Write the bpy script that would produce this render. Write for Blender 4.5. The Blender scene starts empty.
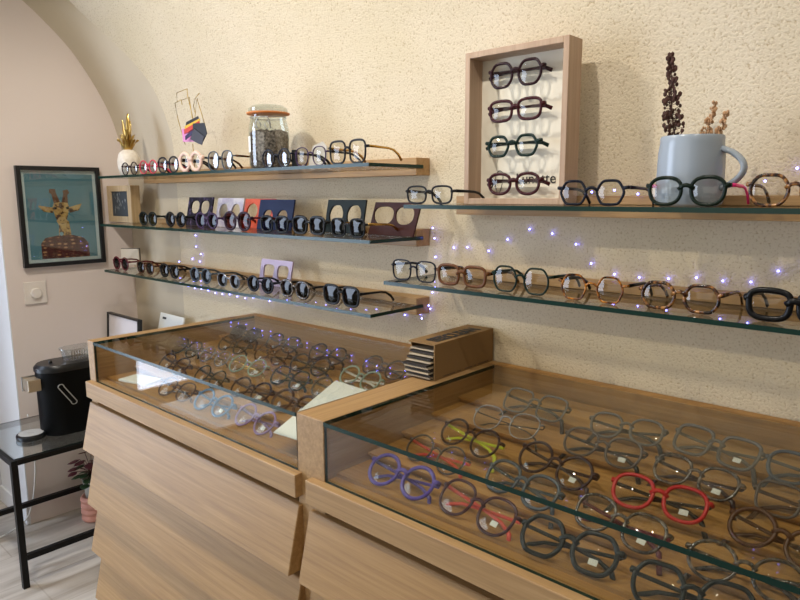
import bpy, bmesh, math, random
from mathutils import Vector, Matrix
random.seed(7)
S = bpy.context.scene
COL = S.collection
pi = math.pi
rad = math.radians

# ------------------------------------------------------------------ camera
yaw, pit, rol = rad(47.409), rad(9.141), rad(-0.264)
Fw = Vector((-math.cos(yaw)*math.cos(pit), math.sin(yaw)*math.cos(pit), -math.sin(pit)))
Rt = Fw.cross(Vector((0, 0, 1))).normalized()
Up = Rt.cross(Fw)
R2 = Rt*math.cos(rol)+Up*math.sin(rol)
U2 = Up*math.cos(rol)-Rt*math.sin(rol)
cd = bpy.data.cameras.new('camera')
cd.sensor_width = 36
cd.lens = 655.5/800*36
cd.clip_start = 0.02
cam = bpy.data.objects.new('camera', cd)
COL.objects.link(cam)
cam.matrix_world = Matrix(((R2.x, U2.x, -Fw.x, 2.6165), (R2.y, U2.y, -Fw.y, -1.2355), (R2.z, U2.z, -Fw.z, 1.235), (0, 0, 0, 1)))
S.camera = cam

# ------------------------------------------------------------------ world, lights, exposure
W = bpy.data.worlds.new('world')
S.world = W
W.use_nodes = True
W.node_tree.nodes['Background'].inputs[0].default_value = (1.0, 0.92, 0.8, 1)
W.node_tree.nodes['Background'].inputs[1].default_value = 0.16
S.view_settings.view_transform = 'Standard'
S.view_settings.look = 'None'
S.view_settings.gamma = 1
S.view_settings.use_curve_mapping = False
S.view_settings.exposure = 0.0

SPOT_X = (0.95, 1.87, 2.8)
SPOT_W = (47, 34, 17)
for sx in SPOT_X:
    ld = bpy.data.lights.new('ceiling_spot_light', 'SPOT')
    ld.energy = SPOT_W[SPOT_X.index(sx)]
    ld.color = (1.0, 0.93, 0.83)
    ld.shadow_soft_size = 0.025
    ld.spot_size = rad(120)
    ld.spot_blend = 0.6
    lo = bpy.data.objects.new('ceiling_spot_light', ld)
    COL.objects.link(lo)
    lo.location = (sx, -0.95, 2.30)
    lo.rotation_euler = (rad(28), 0, 0)

ad = bpy.data.lights.new('front_fill_light', 'AREA')      # broad warm fill light added behind the camera to lift wall and drawers
ad.shape = 'RECTANGLE'
ad.size, ad.size_y = 3.0, 1.8
ad.energy = 18.5
ad.color = (1.0, 0.94, 0.84)
ao = bpy.data.objects.new('front_fill_light', ad)
COL.objects.link(ao)
ao.location = (1.6, -4.2, 1.5)
ao.rotation_euler = (rad(90), 0, 0)

# ------------------------------------------------------------------ material helpers
def hexc(h):
    h = h.lstrip('#')
    v = [int(h[i:i+2], 16)/255 for i in (0, 2, 4)]
    return tuple((c/12.92 if c <= .04045 else ((c+.055)/1.055)**2.4) for c in v)+(1,)
MC = {}
def mat(name, col='#808080', rough=.5, metal=0, emit=None, es=0, spec=.5):
    if name in MC: return MC[name]
    m = bpy.data.materials.new(name); m.use_nodes = True
    b = m.node_tree.nodes['Principled BSDF']
    b.inputs['Base Color'].default_value = hexc(col)
    b.inputs['Roughness'].default_value = rough
    b.inputs['Metallic'].default_value = metal
    b.inputs['Specular IOR Level'].default_value = spec
    if emit:
        b.inputs['Emission Color'].default_value = hexc(emit)
        b.inputs['Emission Strength'].default_value = es
    MC[name] = m
    return m
def ramp(nt, stops):
    r = nt.nodes.new('ShaderNodeValToRGB')
    e = r.color_ramp.elements
    while len(e) < len(stops): e.new(.5)
    for i, (p, c) in enumerate(stops):
        e[i].position = p; e[i].color = hexc(c)
    return r
def noise_mat(name, stops, scale=(1, 1, 1), nscale=5, detail=6, rough=.5, bump=0, bscale=None, bdist=.01, distort=0, coord='Object', spec=.5, nrough=.6):
    if name in MC: return MC[name]
    m = bpy.data.materials.new(name); m.use_nodes = True
    nt = m.node_tree; b = nt.nodes['Principled BSDF']
    tc = nt.nodes.new('ShaderNodeTexCoord'); mp = nt.nodes.new('ShaderNodeMapping')
    mp.inputs['Scale'].default_value = scale
    nt.links.new(tc.outputs[coord], mp.inputs[0])
    n = nt.nodes.new('ShaderNodeTexNoise')
    n.inputs['Scale'].default_value = nscale; n.inputs['Detail'].default_value = detail; n.inputs['Roughness'].default_value = nrough
    n.inputs['Distortion'].default_value = distort
    nt.links.new(mp.outputs[0], n.inputs['Vector'])
    r = ramp(nt, stops)
    nt.links.new(n.outputs['Fac'], r.inputs[0]); nt.links.new(r.outputs[0], b.inputs['Base Color'])
    b.inputs['Roughness'].default_value = rough
    b.inputs['Specular IOR Level'].default_value = spec
    if bump:
        n2 = n
        if bscale:
            n2 = nt.nodes.new('ShaderNodeTexNoise'); n2.inputs['Scale'].default_value = bscale; n2.inputs['Detail'].default_value = 4
            nt.links.new(tc.outputs[coord], n2.inputs['Vector'])
        bp = nt.nodes.new('ShaderNodeBump'); bp.inputs['Strength'].default_value = bump; bp.inputs['Distance'].default_value = bdist
        nt.links.new(n2.outputs['Fac'], bp.inputs['Height']); nt.links.new(bp.outputs[0], b.inputs['Normal'])
    MC[name] = m
    return m
def glass_mat(name, tint, refl=.05, grazing=.9, rough=0.0, gcol='#ffffff'):
    if name in MC: return MC[name]
    m = bpy.data.materials.new(name); m.use_nodes = True
    nt = m.node_tree
    for n in list(nt.nodes): nt.nodes.remove(n)
    o = nt.nodes.new('ShaderNodeOutputMaterial'); mx = nt.nodes.new('ShaderNodeMixShader')
    t = nt.nodes.new('ShaderNodeBsdfTransparent'); t.inputs[0].default_value = hexc(tint)
    g = nt.nodes.new('ShaderNodeBsdfGlossy'); g.inputs['Roughness'].default_value = rough; g.inputs[0].default_value = hexc(gcol)
    lw = nt.nodes.new('ShaderNodeLayerWeight'); lw.inputs[0].default_value = .5
    p = nt.nodes.new('ShaderNodeMath'); p.operation = 'POWER'; p.inputs[1].default_value = 5
    a = nt.nodes.new('ShaderNodeMath'); a.operation = 'MULTIPLY_ADD'; a.inputs[1].default_value = grazing; a.inputs[2].default_value = refl
    nt.links.new(lw.outputs['Facing'], p.inputs[0]); nt.links.new(p.outputs[0], a.inputs[0]); nt.links.new(a.outputs[0], mx.inputs[0])
    nt.links.new(t.outputs[0], mx.inputs[1]); nt.links.new(g.outputs[0], mx.inputs[2]); nt.links.new(mx.outputs[0], o.inputs[0])
    MC[name] = m
    return m
def wood(name, c1, c2, c3, axis='x', rough=.5, g=34):
    sc = {'x': (1.0, g, g), 'y': (g, 1.0, g), 'z': (g, g, 1.0)}[axis]
    return noise_mat(name, [(.28, c1), (.5, c2), (.74, c3)], scale=sc, nscale=3.2, detail=9, rough=rough, bump=.12, bdist=.004, distort=.35, nrough=.68)

oak_x = wood('oak_along_wall', '#8f6e49', '#a78457', '#bb996c')
oak_front = wood('oak_drawer_front', '#8d6a40', '#a17d4d', '#b38f5e')
oak_tray = wood('oak_tray', '#8f6636', '#a87c44', '#bd9257', g=46)
oak_y = wood('oak_across', '#8f6e49', '#a78457', '#bb996c', 'y')
oak_z = wood('oak_upright', '#8c683f', '#a57e50', '#b98f62', 'z')
pale_wood = wood('pale_wood', '#a0846c', '#ae937a', '#bb9f86', 'z')
plaster = noise_mat('rough_cream_plaster', [(.3, '#d2c5a9'), (.7, '#dccfb8')], nscale=2.5, detail=3, rough=.95, bump=.7, bscale=230, bdist=.0032, spec=.1)
_nt = plaster.node_tree
_n = _nt.nodes.new('ShaderNodeTexNoise'); _n.inputs['Scale'].default_value = 230; _n.inputs['Detail'].default_value = 2
_nt.links.new([n for n in _nt.nodes if n.type == 'TEX_COORD'][0].outputs['Object'], _n.inputs['Vector'])
_r = ramp(_nt, [(.28, '#ddd5c9'), (.46, '#ffffff')]); _nt.links.new(_n.outputs['Fac'], _r.inputs[0])
_m = _nt.nodes.new('ShaderNodeMixRGB'); _m.blend_type = 'MULTIPLY'; _m.inputs[0].default_value = 1
_nt.links.new([n for n in _nt.nodes if n.type == 'VALTORGB'][0].outputs[0], _m.inputs[1]); _nt.links.new(_r.outputs[0], _m.inputs[2])
_nt.links.new(_m.outputs[0], _nt.nodes['Principled BSDF'].inputs['Base Color'])
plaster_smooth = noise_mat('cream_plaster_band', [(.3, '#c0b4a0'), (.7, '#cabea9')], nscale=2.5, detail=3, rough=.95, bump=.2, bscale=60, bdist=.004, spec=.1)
paint = noise_mat('pink_beige_paint', [(.3, '#e0d4ce'), (.7, '#e5d9d3')], nscale=1.5, detail=2, rough=.8, spec=.2)
white_paint = mat('white_paint', '#e6e8ea', .6)
pane = glass_mat('clear_pane', '#f5f6f3', .028, .48)
shelf_glass = glass_mat('shelf_glass', '#eeece3', .05, .7)
glass_edge = mat('green_glass_edge', '#0a2c24', .25, spec=.3)
thin_glass = glass_mat('thin_clear_glass', '#f7fafa', .06, .8)
jar_glass = glass_mat('jar_glass', '#e9eeec', .10, .9)
lens_clear = glass_mat('clear_lens', '#f2f2ee', .04, .7)
black_metal = mat('black_metal', '#0b0b0c', .45, spec=.25)
black_plastic = mat('black_plastic', '#121417', .35)
gold = mat('gold_metal', '#b99a58', .28, 1)
steel = mat('steel', '#b9b9bb', .3, 1)
white_ceramic = mat('white_ceramic', '#ece6da', .35)

# ------------------------------------------------------------------ object helpers
def tag(o, label=None, cat=None, group=None, kind=None):
    if label: o['label'] = label
    if cat: o['category'] = cat
    if group: o['group'] = group
    if kind: o['kind'] = kind
    return o
def thing(name, label, cat, loc=(0, 0, 0), rot=(0, 0, 0), group=None):
    o = bpy.data.objects.new(name, None); COL.objects.link(o)
    o.empty_display_size = .02
    o.location = loc; o.rotation_euler = rot
    return tag(o, label, cat, group)
def obj(name, bm, m, parent=None, smooth=False, label=None):
    me = bpy.data.meshes.new(name)
    bmesh.ops.recalc_face_normals(bm, faces=bm.faces)
    bm.to_mesh(me); bm.free()
    for mm in (m if isinstance(m, (list, tuple)) else [m]): me.materials.append(mm)
    if smooth:
        for p in me.polygons: p.use_smooth = True
        if smooth != 'all':
            me.set_sharp_from_angle(angle=rad(40))
    o = bpy.data.objects.new(name, me); COL.objects.link(o)
    if parent: o.parent = parent
    if label: o['label'] = label
    return o
def struct(name, bm, m, smooth=False):
    return tag(obj(name, bm, m, None, smooth), kind='structure')
def B(): return bmesh.new()
def box(bm, x0, x1, y0, y1, z0, z1, bev=0, mi=0):
    vs = [bm.verts.new((x, y, z)) for x in (x0, x1) for y in (y0, y1) for z in (z0, z1)]
    fs = [bm.faces.new([vs[i] for i in q]) for q in ((0, 1, 3, 2), (4, 6, 7, 5), (0, 4, 5, 1), (2, 3, 7, 6), (0, 2, 6, 4), (1, 5, 7, 3))]
    for f in fs: f.material_index = mi
    if bev:
        es = list({e for f in fs for e in f.edges})
        bmesh.ops.bevel(bm, geom=es, offset=bev, segments=2, affect='EDGES', profile=.5)
    return bm
def prism(bm, pts, d0, d1, axis='x', mi=0):
    """extrude a polygon given in the plane normal to axis"""
    def P(a, b, d): return {'x': (d, a, b), 'y': (a, d, b), 'z': (a, b, d)}[axis]
    A = [bm.verts.new(P(a, b, d0)) for a, b in pts]; C = [bm.verts.new(P(a, b, d1)) for a, b in pts]
    n = len(pts)
    fs = [bm.faces.new(A), bm.faces.new(C[::-1])]
    for i in range(n): fs.append(bm.faces.new((A[i], A[(i+1) % n], C[(i+1) % n], C[i])))
    for f in fs: f.material_index = mi
    return bm
def lathe(bm, prof, seg=28, cx=0, cy=0, cz=0, cap=True):
    rings = []
    for r, z in prof:
        rings.append([bm.verts.new((cx+r*math.cos(2*pi*i/seg), cy+r*math.sin(2*pi*i/seg), cz+z)) for i in range(seg)])
    for a, b in zip(rings, rings[1:]):
        for i in range(seg): bm.faces.new((a[i], a[(i+1) % seg], b[(i+1) % seg], b[i]))
    if cap:
        if prof[0][0] > 1e-5: bm.faces.new(rings[0][::-1])
        if prof[-1][0] > 1e-5: bm.faces.new(rings[-1])
    return bm
def tube(bm, path, ra, rb=None, ref=(0, 0, 1), seg=8, closed=False, taper=None):
    """sweep an ellipse: half-size ra across, rb along ref"""
    rb = rb or ra
    P = [Vector(p) for p in path]; n = len(P); rings = []
    ref = Vector(ref)
    for i, p in enumerate(P):
        if closed: t = P[(i+1) % n]-P[i-1]
        else: t = P[min(i+1, n-1)]-P[max(i-1, 0)]
        t.normalize()
        r0 = ref if abs(t.dot(ref)) < .95 else Vector((1, 0, 0)) if abs(t.x) < .9 else Vector((0, 1, 0))
        a = t.cross(r0).normalized(); b = a.cross(t)
        k = taper[i] if taper else 1
        rings.append([bm.verts.new(p+a*ra*k*math.cos(2*pi*j/seg)+b*rb*k*math.sin(2*pi*j/seg)) for j in range(seg)])
    m = n if closed else n-1
    for i in range(m):
        A, C = rings[i], rings[(i+1) % n]
        for j in range(seg): bm.faces.new((A[j], A[(j+1) % seg], C[(j+1) % seg], C[j]))
    if not closed:
        bm.faces.new(rings[0][::-1]); bm.faces.new(rings[-1])
    return bm
def plate_with_holes(outer, holes, th):
    """plate in the XZ plane with holes, thickness th along +y"""
    bm = B(); edges = []
    for loop in [outer]+holes:
        vs = [bm.verts.new((x, 0, z)) for x, z in loop]
        for i in range(len(vs)): edges.append(bm.edges.new((vs[i], vs[(i+1) % len(vs)])))
    bmesh.ops.triangle_fill(bm, use_beauty=True, use_dissolve=False, edges=edges)
    r = bmesh.ops.extrude_face_region(bm, geom=list(bm.faces))
    for v in r['geom']:
        if isinstance(v, bmesh.types.BMVert): v.co.y += th
    return bm
def text_mesh(body, size, depth, bold=0.0):
    cu = bpy.data.curves.new('lettering', 'FONT'); cu.body = body; cu.size = size; cu.extrude = depth; cu.offset = bold
    o = bpy.data.objects.new('lettering', cu); COL.objects.link(o)
    dg = bpy.context.evaluated_depsgraph_get()
    me = bpy.data.meshes.new_from_object(o.evaluated_get(dg))
    bpy.data.objects.remove(o); bpy.data.curves.remove(cu)
    bm = B(); bm.from_mesh(me); bpy.data.meshes.remove(me)
    return bm
def xform(bm, M):
    bmesh.ops.transform(bm, matrix=M, verts=bm.verts)
    return bm

# ------------------------------------------------------------------ the room
ROWS = [((0, 0), (.38, 0, 0)), ((0, .6), (.38, 0, .6)), ((0, 1.1), (.38, 0, 1.1)), ((0, 1.26), (.38, 0, 1.27)), ((-.003, 1.337), (.38, -.003, 1.365)),
        ((-.018, 1.415), (.37, -.010, 1.47)), ((-.050, 1.53), (.33, -.036, 1.60)), ((-.089, 1.618), (.27, -.066, 1.69)),
        ((-.150, 1.72), (.18, -.11, 1.785)), ((-.213, 1.80), (.105, -.165, 1.87)), ((-.337, 1.913), (.045, -.265, 1.99)),
        ((-.5, 2.02), (.03, -.43, 2.13)), ((-.7, 2.12), (.03, -.65, 2.26)), ((-.95, 2.2), (.03, -.95, 2.37)), ((-1.3, 2.24), (.03, -1.3, 2.43))]
def cat(P, n=5):
    out = []
    for i in range(len(P)-1):
        p0, p1, p2, p3 = P[max(i-1, 0)], P[i], P[i+1], P[min(i+2, len(P)-1)]
        for k in range(n):
            u = k/n
            out.append(.5*((2*p1)+(p2-p0)*u+(2*p0-5*p1+4*p2-p3)*u*u+(3*p1-p0-3*p2+p3)*u**3))
    return out+[P[-1]]
ARC = cat([Vector((0, a[0], a[1])) for a, c in ROWS[3:]])
CRE = cat([Vector(c) for a, c in ROWS[3:]])
ARC = [Vector((0, 0, 0))]+ARC; CRE = [Vector((.38, 0, 0))]+CRE
def sheet(cols):
    """solid wall piece: cols are lists of points (bottom to top), thickened away from the room"""
    bm = B()
    F = [[bm.verts.new(p) for p in c] for c in cols]
    K = [[bm.verts.new(p+Vector((0, .07, .0 if i == 0 else .05))) for i, p in enumerate(c)] for c in cols]
    m, n = len(cols), len(cols[0])
    for i in range(m-1):
        for j in range(n-1):
            bm.faces.new((F[i][j], F[i+1][j], F[i+1][j+1], F[i][j+1]))
            bm.faces.new((K[i][j], K[i][j+1], K[i+1][j+1], K[i+1][j]))
        bm.faces.new((F[i][0], K[i][0], K[i+1][0], F[i+1][0])); bm.faces.new((F[i][-1], F[i+1][-1], K[i+1][-1], K[i][-1]))
    for j in range(n-1):
        bm.faces.new((F[0][j], F[0][j+1], K[0][j+1], K[0][j])); bm.faces.new((F[-1][j], K[-1][j], K[-1][j+1], F[-1][j+1]))
    return bm
struct('wall_back', sheet([CRE]+[[Vector((x, p.y, p.z)) for p in CRE] for x in (.7, 1.3, 2, 2.8, 3.6)]), plaster, True)
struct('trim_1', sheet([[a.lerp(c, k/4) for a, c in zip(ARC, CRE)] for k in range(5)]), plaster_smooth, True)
bm = B(); box(bm, -.30, 0, -.472, .06, 0, 2.6)
struct('wall_left', bm, [paint], False)
bm = B(); box(bm, -.306, -.0005, -.476, -.4722, 0, 2.6)
struct('trim_2', bm, white_paint)
bm = B(); box(bm, -.30, .0, -.486, -.4762, 0, .07, .003)
struct('baseboard_left', bm, white_paint)
# wooden door and bright street window beyond the pier
bm = B(); box(bm, -.36, -.32, -.476, .06, 0, 2.6); struct('wall_left_2', bm, white_paint)
d = tag(thing('door_1', None, None), kind='structure')
bm = B(); box(bm, -.38, -.31, -.53, -.477, 0, 2.2); box(bm, -.38, -.31, -1.16, -1.11, 0, 2.2); box(bm, -.38, -.31, -1.11, -.53, 2.1, 2.2)
obj('door_frame', bm, white_paint, d)
bm = B(); box(bm, -.36, -.33, -1.11, -.53, .0, 2.1); obj('door_leaf', bm, wood('red_brown_door', '#5d3122', '#7a4430', '#8d553c', 'z'), d)
d = tag(thing('window_1', None, None), kind='structure')
bm = B(); box(bm, -.38, -.31, -1.20, -1.161, 0, 2.2); box(bm, -.38, -.31, -2.7, -2.64, 0, 2.2); box(bm, -.38, -.31, -2.64, -1.20, .235, .325); box(bm, -.38, -.31, -2.64, -1.20, 0, .02); box(bm, -.38, -.31, -2.64, -1.20, 2.12, 2.2)
obj('window_frame', bm, white_paint, d)
bm = B(); box(bm, -.35, -.335, -2.64, -1.20, .325, 2.12)
obj('daylit_pane', bm, mat('daylit_pane', '#dfe9f5', .3, 0, '#d6e6ff', 8), d)
bm = B(); box(bm, -.35, -.335, -2.64, -1.20, .02, .235)
obj('daylit_lower_pane', bm, mat('daylit_lower_pane', '#dfe9f5', .3, 0, '#dfe6ee', 2.5), d)
floor_m = bpy.data.materials.new('grey_wood_tiles'); floor_m.use_nodes = True
nt = floor_m.node_tree; bs = nt.nodes['Principled BSDF']
tc = nt.nodes.new('ShaderNodeTexCoord'); mp = nt.nodes.new('ShaderNodeMapping'); mp.inputs['Rotation'].default_value = (0, 0, rad(90))
nt.links.new(tc.outputs['Object'], mp.inputs[0])
bk = nt.nodes.new('ShaderNodeTexBrick'); bk.inputs['Scale'].default_value = 1; bk.inputs['Brick Width'].default_value = 1.2; bk.inputs['Row Height'].default_value = .2
bk.inputs['Mortar Size'].default_value = .0025; bk.inputs['Color1'].default_value = hexc('#e0dbd4'); bk.inputs['Color2'].default_value = hexc('#d5cfc7'); bk.inputs['Mortar'].default_value = hexc('#c9c2b8')
nt.links.new(mp.outputs[0], bk.inputs['Vector'])
mp2 = nt.nodes.new('ShaderNodeMapping'); mp2.inputs['Scale'].default_value = (9, 1.1, 1); nt.links.new(tc.outputs['Object'], mp2.inputs[0])
nz = nt.nodes.new('ShaderNodeTexNoise'); nz.inputs['Scale'].default_value = 2.2; nz.inputs['Detail'].default_value = 7; nz.inputs['Distortion'].default_value = .8
nt.links.new(mp2.outputs[0], nz.inputs['Vector'])
rp = ramp(nt, [(.32, '#aa9f92'), (.5, '#d3cdc6'), (.7, '#ebe7e2')]); nt.links.new(nz.outputs['Fac'], rp.inputs[0])
mx = nt.nodes.new('ShaderNodeMixRGB'); mx.blend_type = 'MULTIPLY'; mx.inputs[0].default_value = .85
nt.links.new(bk.outputs['Color'], mx.inputs[1]); nt.links.new(rp.outputs[0], mx.inputs[2]); nt.links.new(mx.outputs[0], bs.inputs['Base Color'])
bs.inputs['Roughness'].default_value = .4
bm = B(); box(bm, -.8, 3.6, -3.6, .06, -.05, 0)
struct('floor', bm, floor_m)

# ------------------------------------------------------------------ display cabinets
TOP = .855
TREAD_Z = [.754, .769, .784, .798, .812]
TREAD_Y = [-.525, -.435, -.345, -.255, -.165, -.035]
def pane_mesh(x0, x1, y0, y1, z0, z1, edge_faces):
    bm = B(); box(bm, x0, x1, y0, y1, z0, z1); bm.faces.ensure_lookup_table()
    for f in bm.faces:
        n = f.calc_center_median()
        f.normal_update()
        for ax, s in edge_faces:
            c = (x0, x1)[s] if ax == 'x' else (y0, y1)[s] if ax == 'y' else (z0, z1)[s]
            v = getattr(n, ax)
            if abs(v-c) < 1e-5: f.material_index = 1
    return bm
def cabinet(name, label, x0, x1, lx0, lx1, pl, pr):
    """x0..x1 body, lx0..lx1 drawer fronts, pl/pr side panel thickness"""
    t = thing(name, label, 'display cabinet', ((x0+x1)/2, -.27, 0))
    ox, oy = (x0+x1)/2, -.27
    def L(bm): return xform(bm, Matrix.Translation((-ox, -oy, 0)))
    bm = B(); box(bm, x0+pl, x1-pr, -.515, -.012, .0, .74); obj('carcass', L(bm), oak_z, t)
    for a, b in ((x0, x0+pl), (x1-pr, x1)):
        bm = B(); box(bm, a, b, -.54, -.004, 0.0, TOP, .0015); obj('side_panel', L(bm), oak_y, t)
    bm = B(); box(bm, x0+pl, x1-pr, -.032, -.004, .74, TOP, .0015); obj('back_rail', L(bm), oak_tray, t)
    # stepped tray, one profile
    pts = [(-.530, .741), (-.530, .748), (TREAD_Y[0]+.012, .748)]
    for i, z in enumerate(TREAD_Z):
        y = TREAD_Y[i]+(.012 if i == 0 else 0)
        if i: pts[-1] = (y+.007, TREAD_Z[i-1])
        pts += ([(y+.007, z-.005), (y, z-.005)] if i else [])+[(y, z), (TREAD_Y[i+1], z)]
    pts += [(-.034, .741)]
    bm = B(); prism(bm, pts, x0+pl+.001, x1-pr-.001); obj('stepped_tray', L(bm), oak_tray, t)
    bm = pane_mesh(x0+pl+.001, x1-pr-.001, -.541, -.033, TOP-.008, TOP-.0005, [('y', 0), ('x', 0), ('x', 1)])
    obj('top_pane', L(bm), [pane, glass_edge], t)
    bm = pane_mesh(x0+pl+.001, x1-pr-.001, -.539, -.533, .746, TOP-.0085, [('x', 0), ('x', 1), ('z', 0)])
    obj('front_pane', L(bm), [pane, glass_edge], t)
    bm = B(); box(bm, lx0, lx1, -.556, -.516, .702, .7455, .0015); obj('front_rail', L(bm), oak_x, t)
    for zt, zb in ((.686, .560), (.541, .4035), (.397, .266), (.256, .122)):
        bm = B(); prism(bm, [(-.516, zt), (-.548, zt), (-.578, zb), (-.516, zb)], lx0, lx1)
        bmesh.ops.bevel(bm, geom=list(bm.edges), offset=.0015, segments=1, affect='EDGES')
        obj('drawer', L(bm), oak_front, t)
    bm = B(); box(bm, x0+.03, x1-.03, -.50, -.06, .0, .10); obj('plinth', L(bm), mat('dark_plinth', '#3a3128', .6), t)
    return t
cabinet('display_cabinet', 'oak display cabinet with glass top beside the black coffee machine, pale slanted drawer fronts', .840, 1.7255, .846, 1.737, .036, .0)
cabinet('display_cabinet', 'oak display cabinet with glass top in the foreground, cardboard box on its edge', 1.7265, 2.70, 1.765, 2.70, .072, .036)

# ------------------------------------------------------------------ wall shelves
def shelf(label, gx0, gx1, wx0, wx1, z, group):
    t = thing('wall_shelf', label, 'shelf', ((wx0+wx1)/2, 0, z), group=group)
    ox = (wx0+wx1)/2
    bm = B()
    box(bm, wx0-ox, wx1-ox, -.05, -.026, .0005, .017, .001)
    box(bm, wx0-ox, wx1-ox, -.05, -.026, -.024, -.0085, .001)
    box(bm, wx0-ox, wx1-ox, -.026, -.0005, -.024, .017, .001)
    obj('wooden_batten', bm, oak_x, t)
    bm = pane_mesh(gx0-ox, gx1-ox, -.21, -.0265, -.008, 0, [('x', 0), ('x', 1), ('y', 0)])
    obj('glass_plate', bm, [shelf_glass, glass_edge], t)
    return t
GS = 'glass shelves on the plaster wall'
ZT, ZM, ZL, ZU, ZR = 1.304, 1.135, .968, 1.214, 1.048
shelf('topmost glass shelf of the left three, carrying the jar and gold pineapple', .215, 1.583, .228, 1.581, ZT, GS)
shelf('middle glass shelf of the left three, carrying cut-out cards and sunglasses', .20, 1.583, .30, 1.581, ZM, GS)
shelf('lowest glass shelf of the left three, lights hanging beneath, row of dark sunglasses', .205, 1.583, .25, 1.581, ZL, GS)
shelf('upper glass shelf on the right, carrying the boxed frame and blue mug', 1.685, 2.75, 1.70, 2.75, ZU, GS)
shelf('lower glass shelf on the right, just above the foreground cabinet, with eyeglasses', 1.625, 2.75, 1.66, 2.75, ZR, GS)

# ------------------------------------------------------------------ eyewear
def fmat(c):
    """frame material by colour key"""
    if c == 'tort': return noise_mat('tortoiseshell', [(.40, '#1a0f0a'), (.52, '#4a2812'), (.66, '#a8743c')], nscale=110, detail=2, rough=.2)
    if c == 'amber_tort': return noise_mat('amber_tortoiseshell', [(.36, '#241209'), (.5, '#6b3a14'), (.64, '#b8741f')], nscale=70, detail=2, rough=.2)
    if c == 'grey_tort': return noise_mat('grey_tortoiseshell', [(.4, '#1d1813'), (.55, '#4b3f34'), (.68, '#786a5a')], nscale=100, detail=2, rough=.2)
    if c == 'pale_tort': return noise_mat('pale_tortoiseshell', [(.42, '#3c2417'), (.5, '#9b6a48'), (.62, '#c9a184')], nscale=120, detail=2, rough=.2)
    table = {'black': '#0d0d0f', 'navy': '#0d1120', 'green': '#0a1a11', 'bottle': '#0d241c', 'burg': '#270c12', 'wine': '#3a1016', 'darkred': '#5a1520', 'red': '#b01c20', 'purple': '#55438f',
             'pink': '#e8a7a0', 'blush': '#e9c8b8', 'rose': '#d0485a', 'hotpink': '#ff2f8e', 'brown': '#4a2c18', 'amber': '#5f3818', 'teal': '#22424a', 'greyblue': '#3f474e', 'grey': '#57544f', 'darkgrey': '#2b2e2f',
             'darkgreen': '#161e1b', 'blue': '#4f7296', 'lilac': '#8a6f96', 'plum': '#2e1628', 'yellow': '#cbd53a', 'white': '#e8e4dc', 'mint': '#8fa392', 'charcoal': '#161618', 'violet': '#3d2a4d', 'slate': '#48525c', 'taupe': '#4d433b', 'coral': '#d05040'}
    if c == 'gold': return mat('gold_wire', '#bd9550', .25, 1)
    if c == 'silver': return mat('silver_wire', '#8f8f94', .35, 1)
    return mat('acetate_'+c, table[c], .3, spec=.22)
LT = {'clear': lens_clear, 'dark': glass_mat('dark_lens', '#23272b', .035, .55), 'brown': glass_mat('brown_lens', '#5c2f2a', .035, .55), 'green': glass_mat('green_lens', '#4d5138', .035, .55),
      'blue': glass_mat('blue_lens', '#2c4060', .035, .55), 'grey': glass_mat('grey_lens', '#3a4046', .035, .55), 'amberl': glass_mat('amber_lens', '#b08a58', .07, .8), 'mirror': glass_mat('reflective_demo_lens', '#c8ccd0', .18, .6)}
def outline(shape, a, b, N=36):
    pts = []
    def poly(vs):
        per = []
        n = len(vs)
        lens = [math.dist(vs[i], vs[(i+1) % n]) for i in range(n)]
        tot = sum(lens)
        for k in range(N):
            s = tot*k/N; i = 0
            while s > lens[i]: s -= lens[i]; i += 1
            t = s/lens[i]; p, q = vs[i], vs[(i+1) % n]
            per.append((p[0]+(q[0]-p[0])*t, p[1]+(q[1]-p[1])*t))
        for _ in range(2): per = [((per[i-1][0]+2*per[i][0]+per[(i+1) % N][0])/4, (per[i-1][1]+2*per[i][1]+per[(i+1) % N][1])/4) for i in range(N)]
        return per
    if shape == 'hex': return poly([(a, .05*b), (.55*a, b), (-.55*a, b), (-a, .05*b), (-.6*a, -b), (.6*a, -b)])
    if shape == 'oct': return poly([(a, .35*b), (.6*a, b), (-.6*a, b), (-a, .35*b), (-a, -.35*b), (-.6*a, -b), (.6*a, -b), (a, -.35*b)])
    if shape == 'rect': n = 5
    elif shape == 'square': n = 3.6
    elif shape == 'panto': n = 2.5
    else: n = 2
    for k in range(N):
        t = 2*pi*k/N; c, s = math.cos(t), math.sin(t)
        x = a*math.copysign(abs(c)**(2/n), c); z = b*math.copysign(abs(s)**(2/n), s)
        if shape in ('panto', 'square'): x *= 1+.07*z/b
        if shape == 'cat': x *= 1+.10*z/b; z += .10*b*(abs(c))*(1 if s > 0 else 0)
        pts.append((x, z))
    return pts
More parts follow.
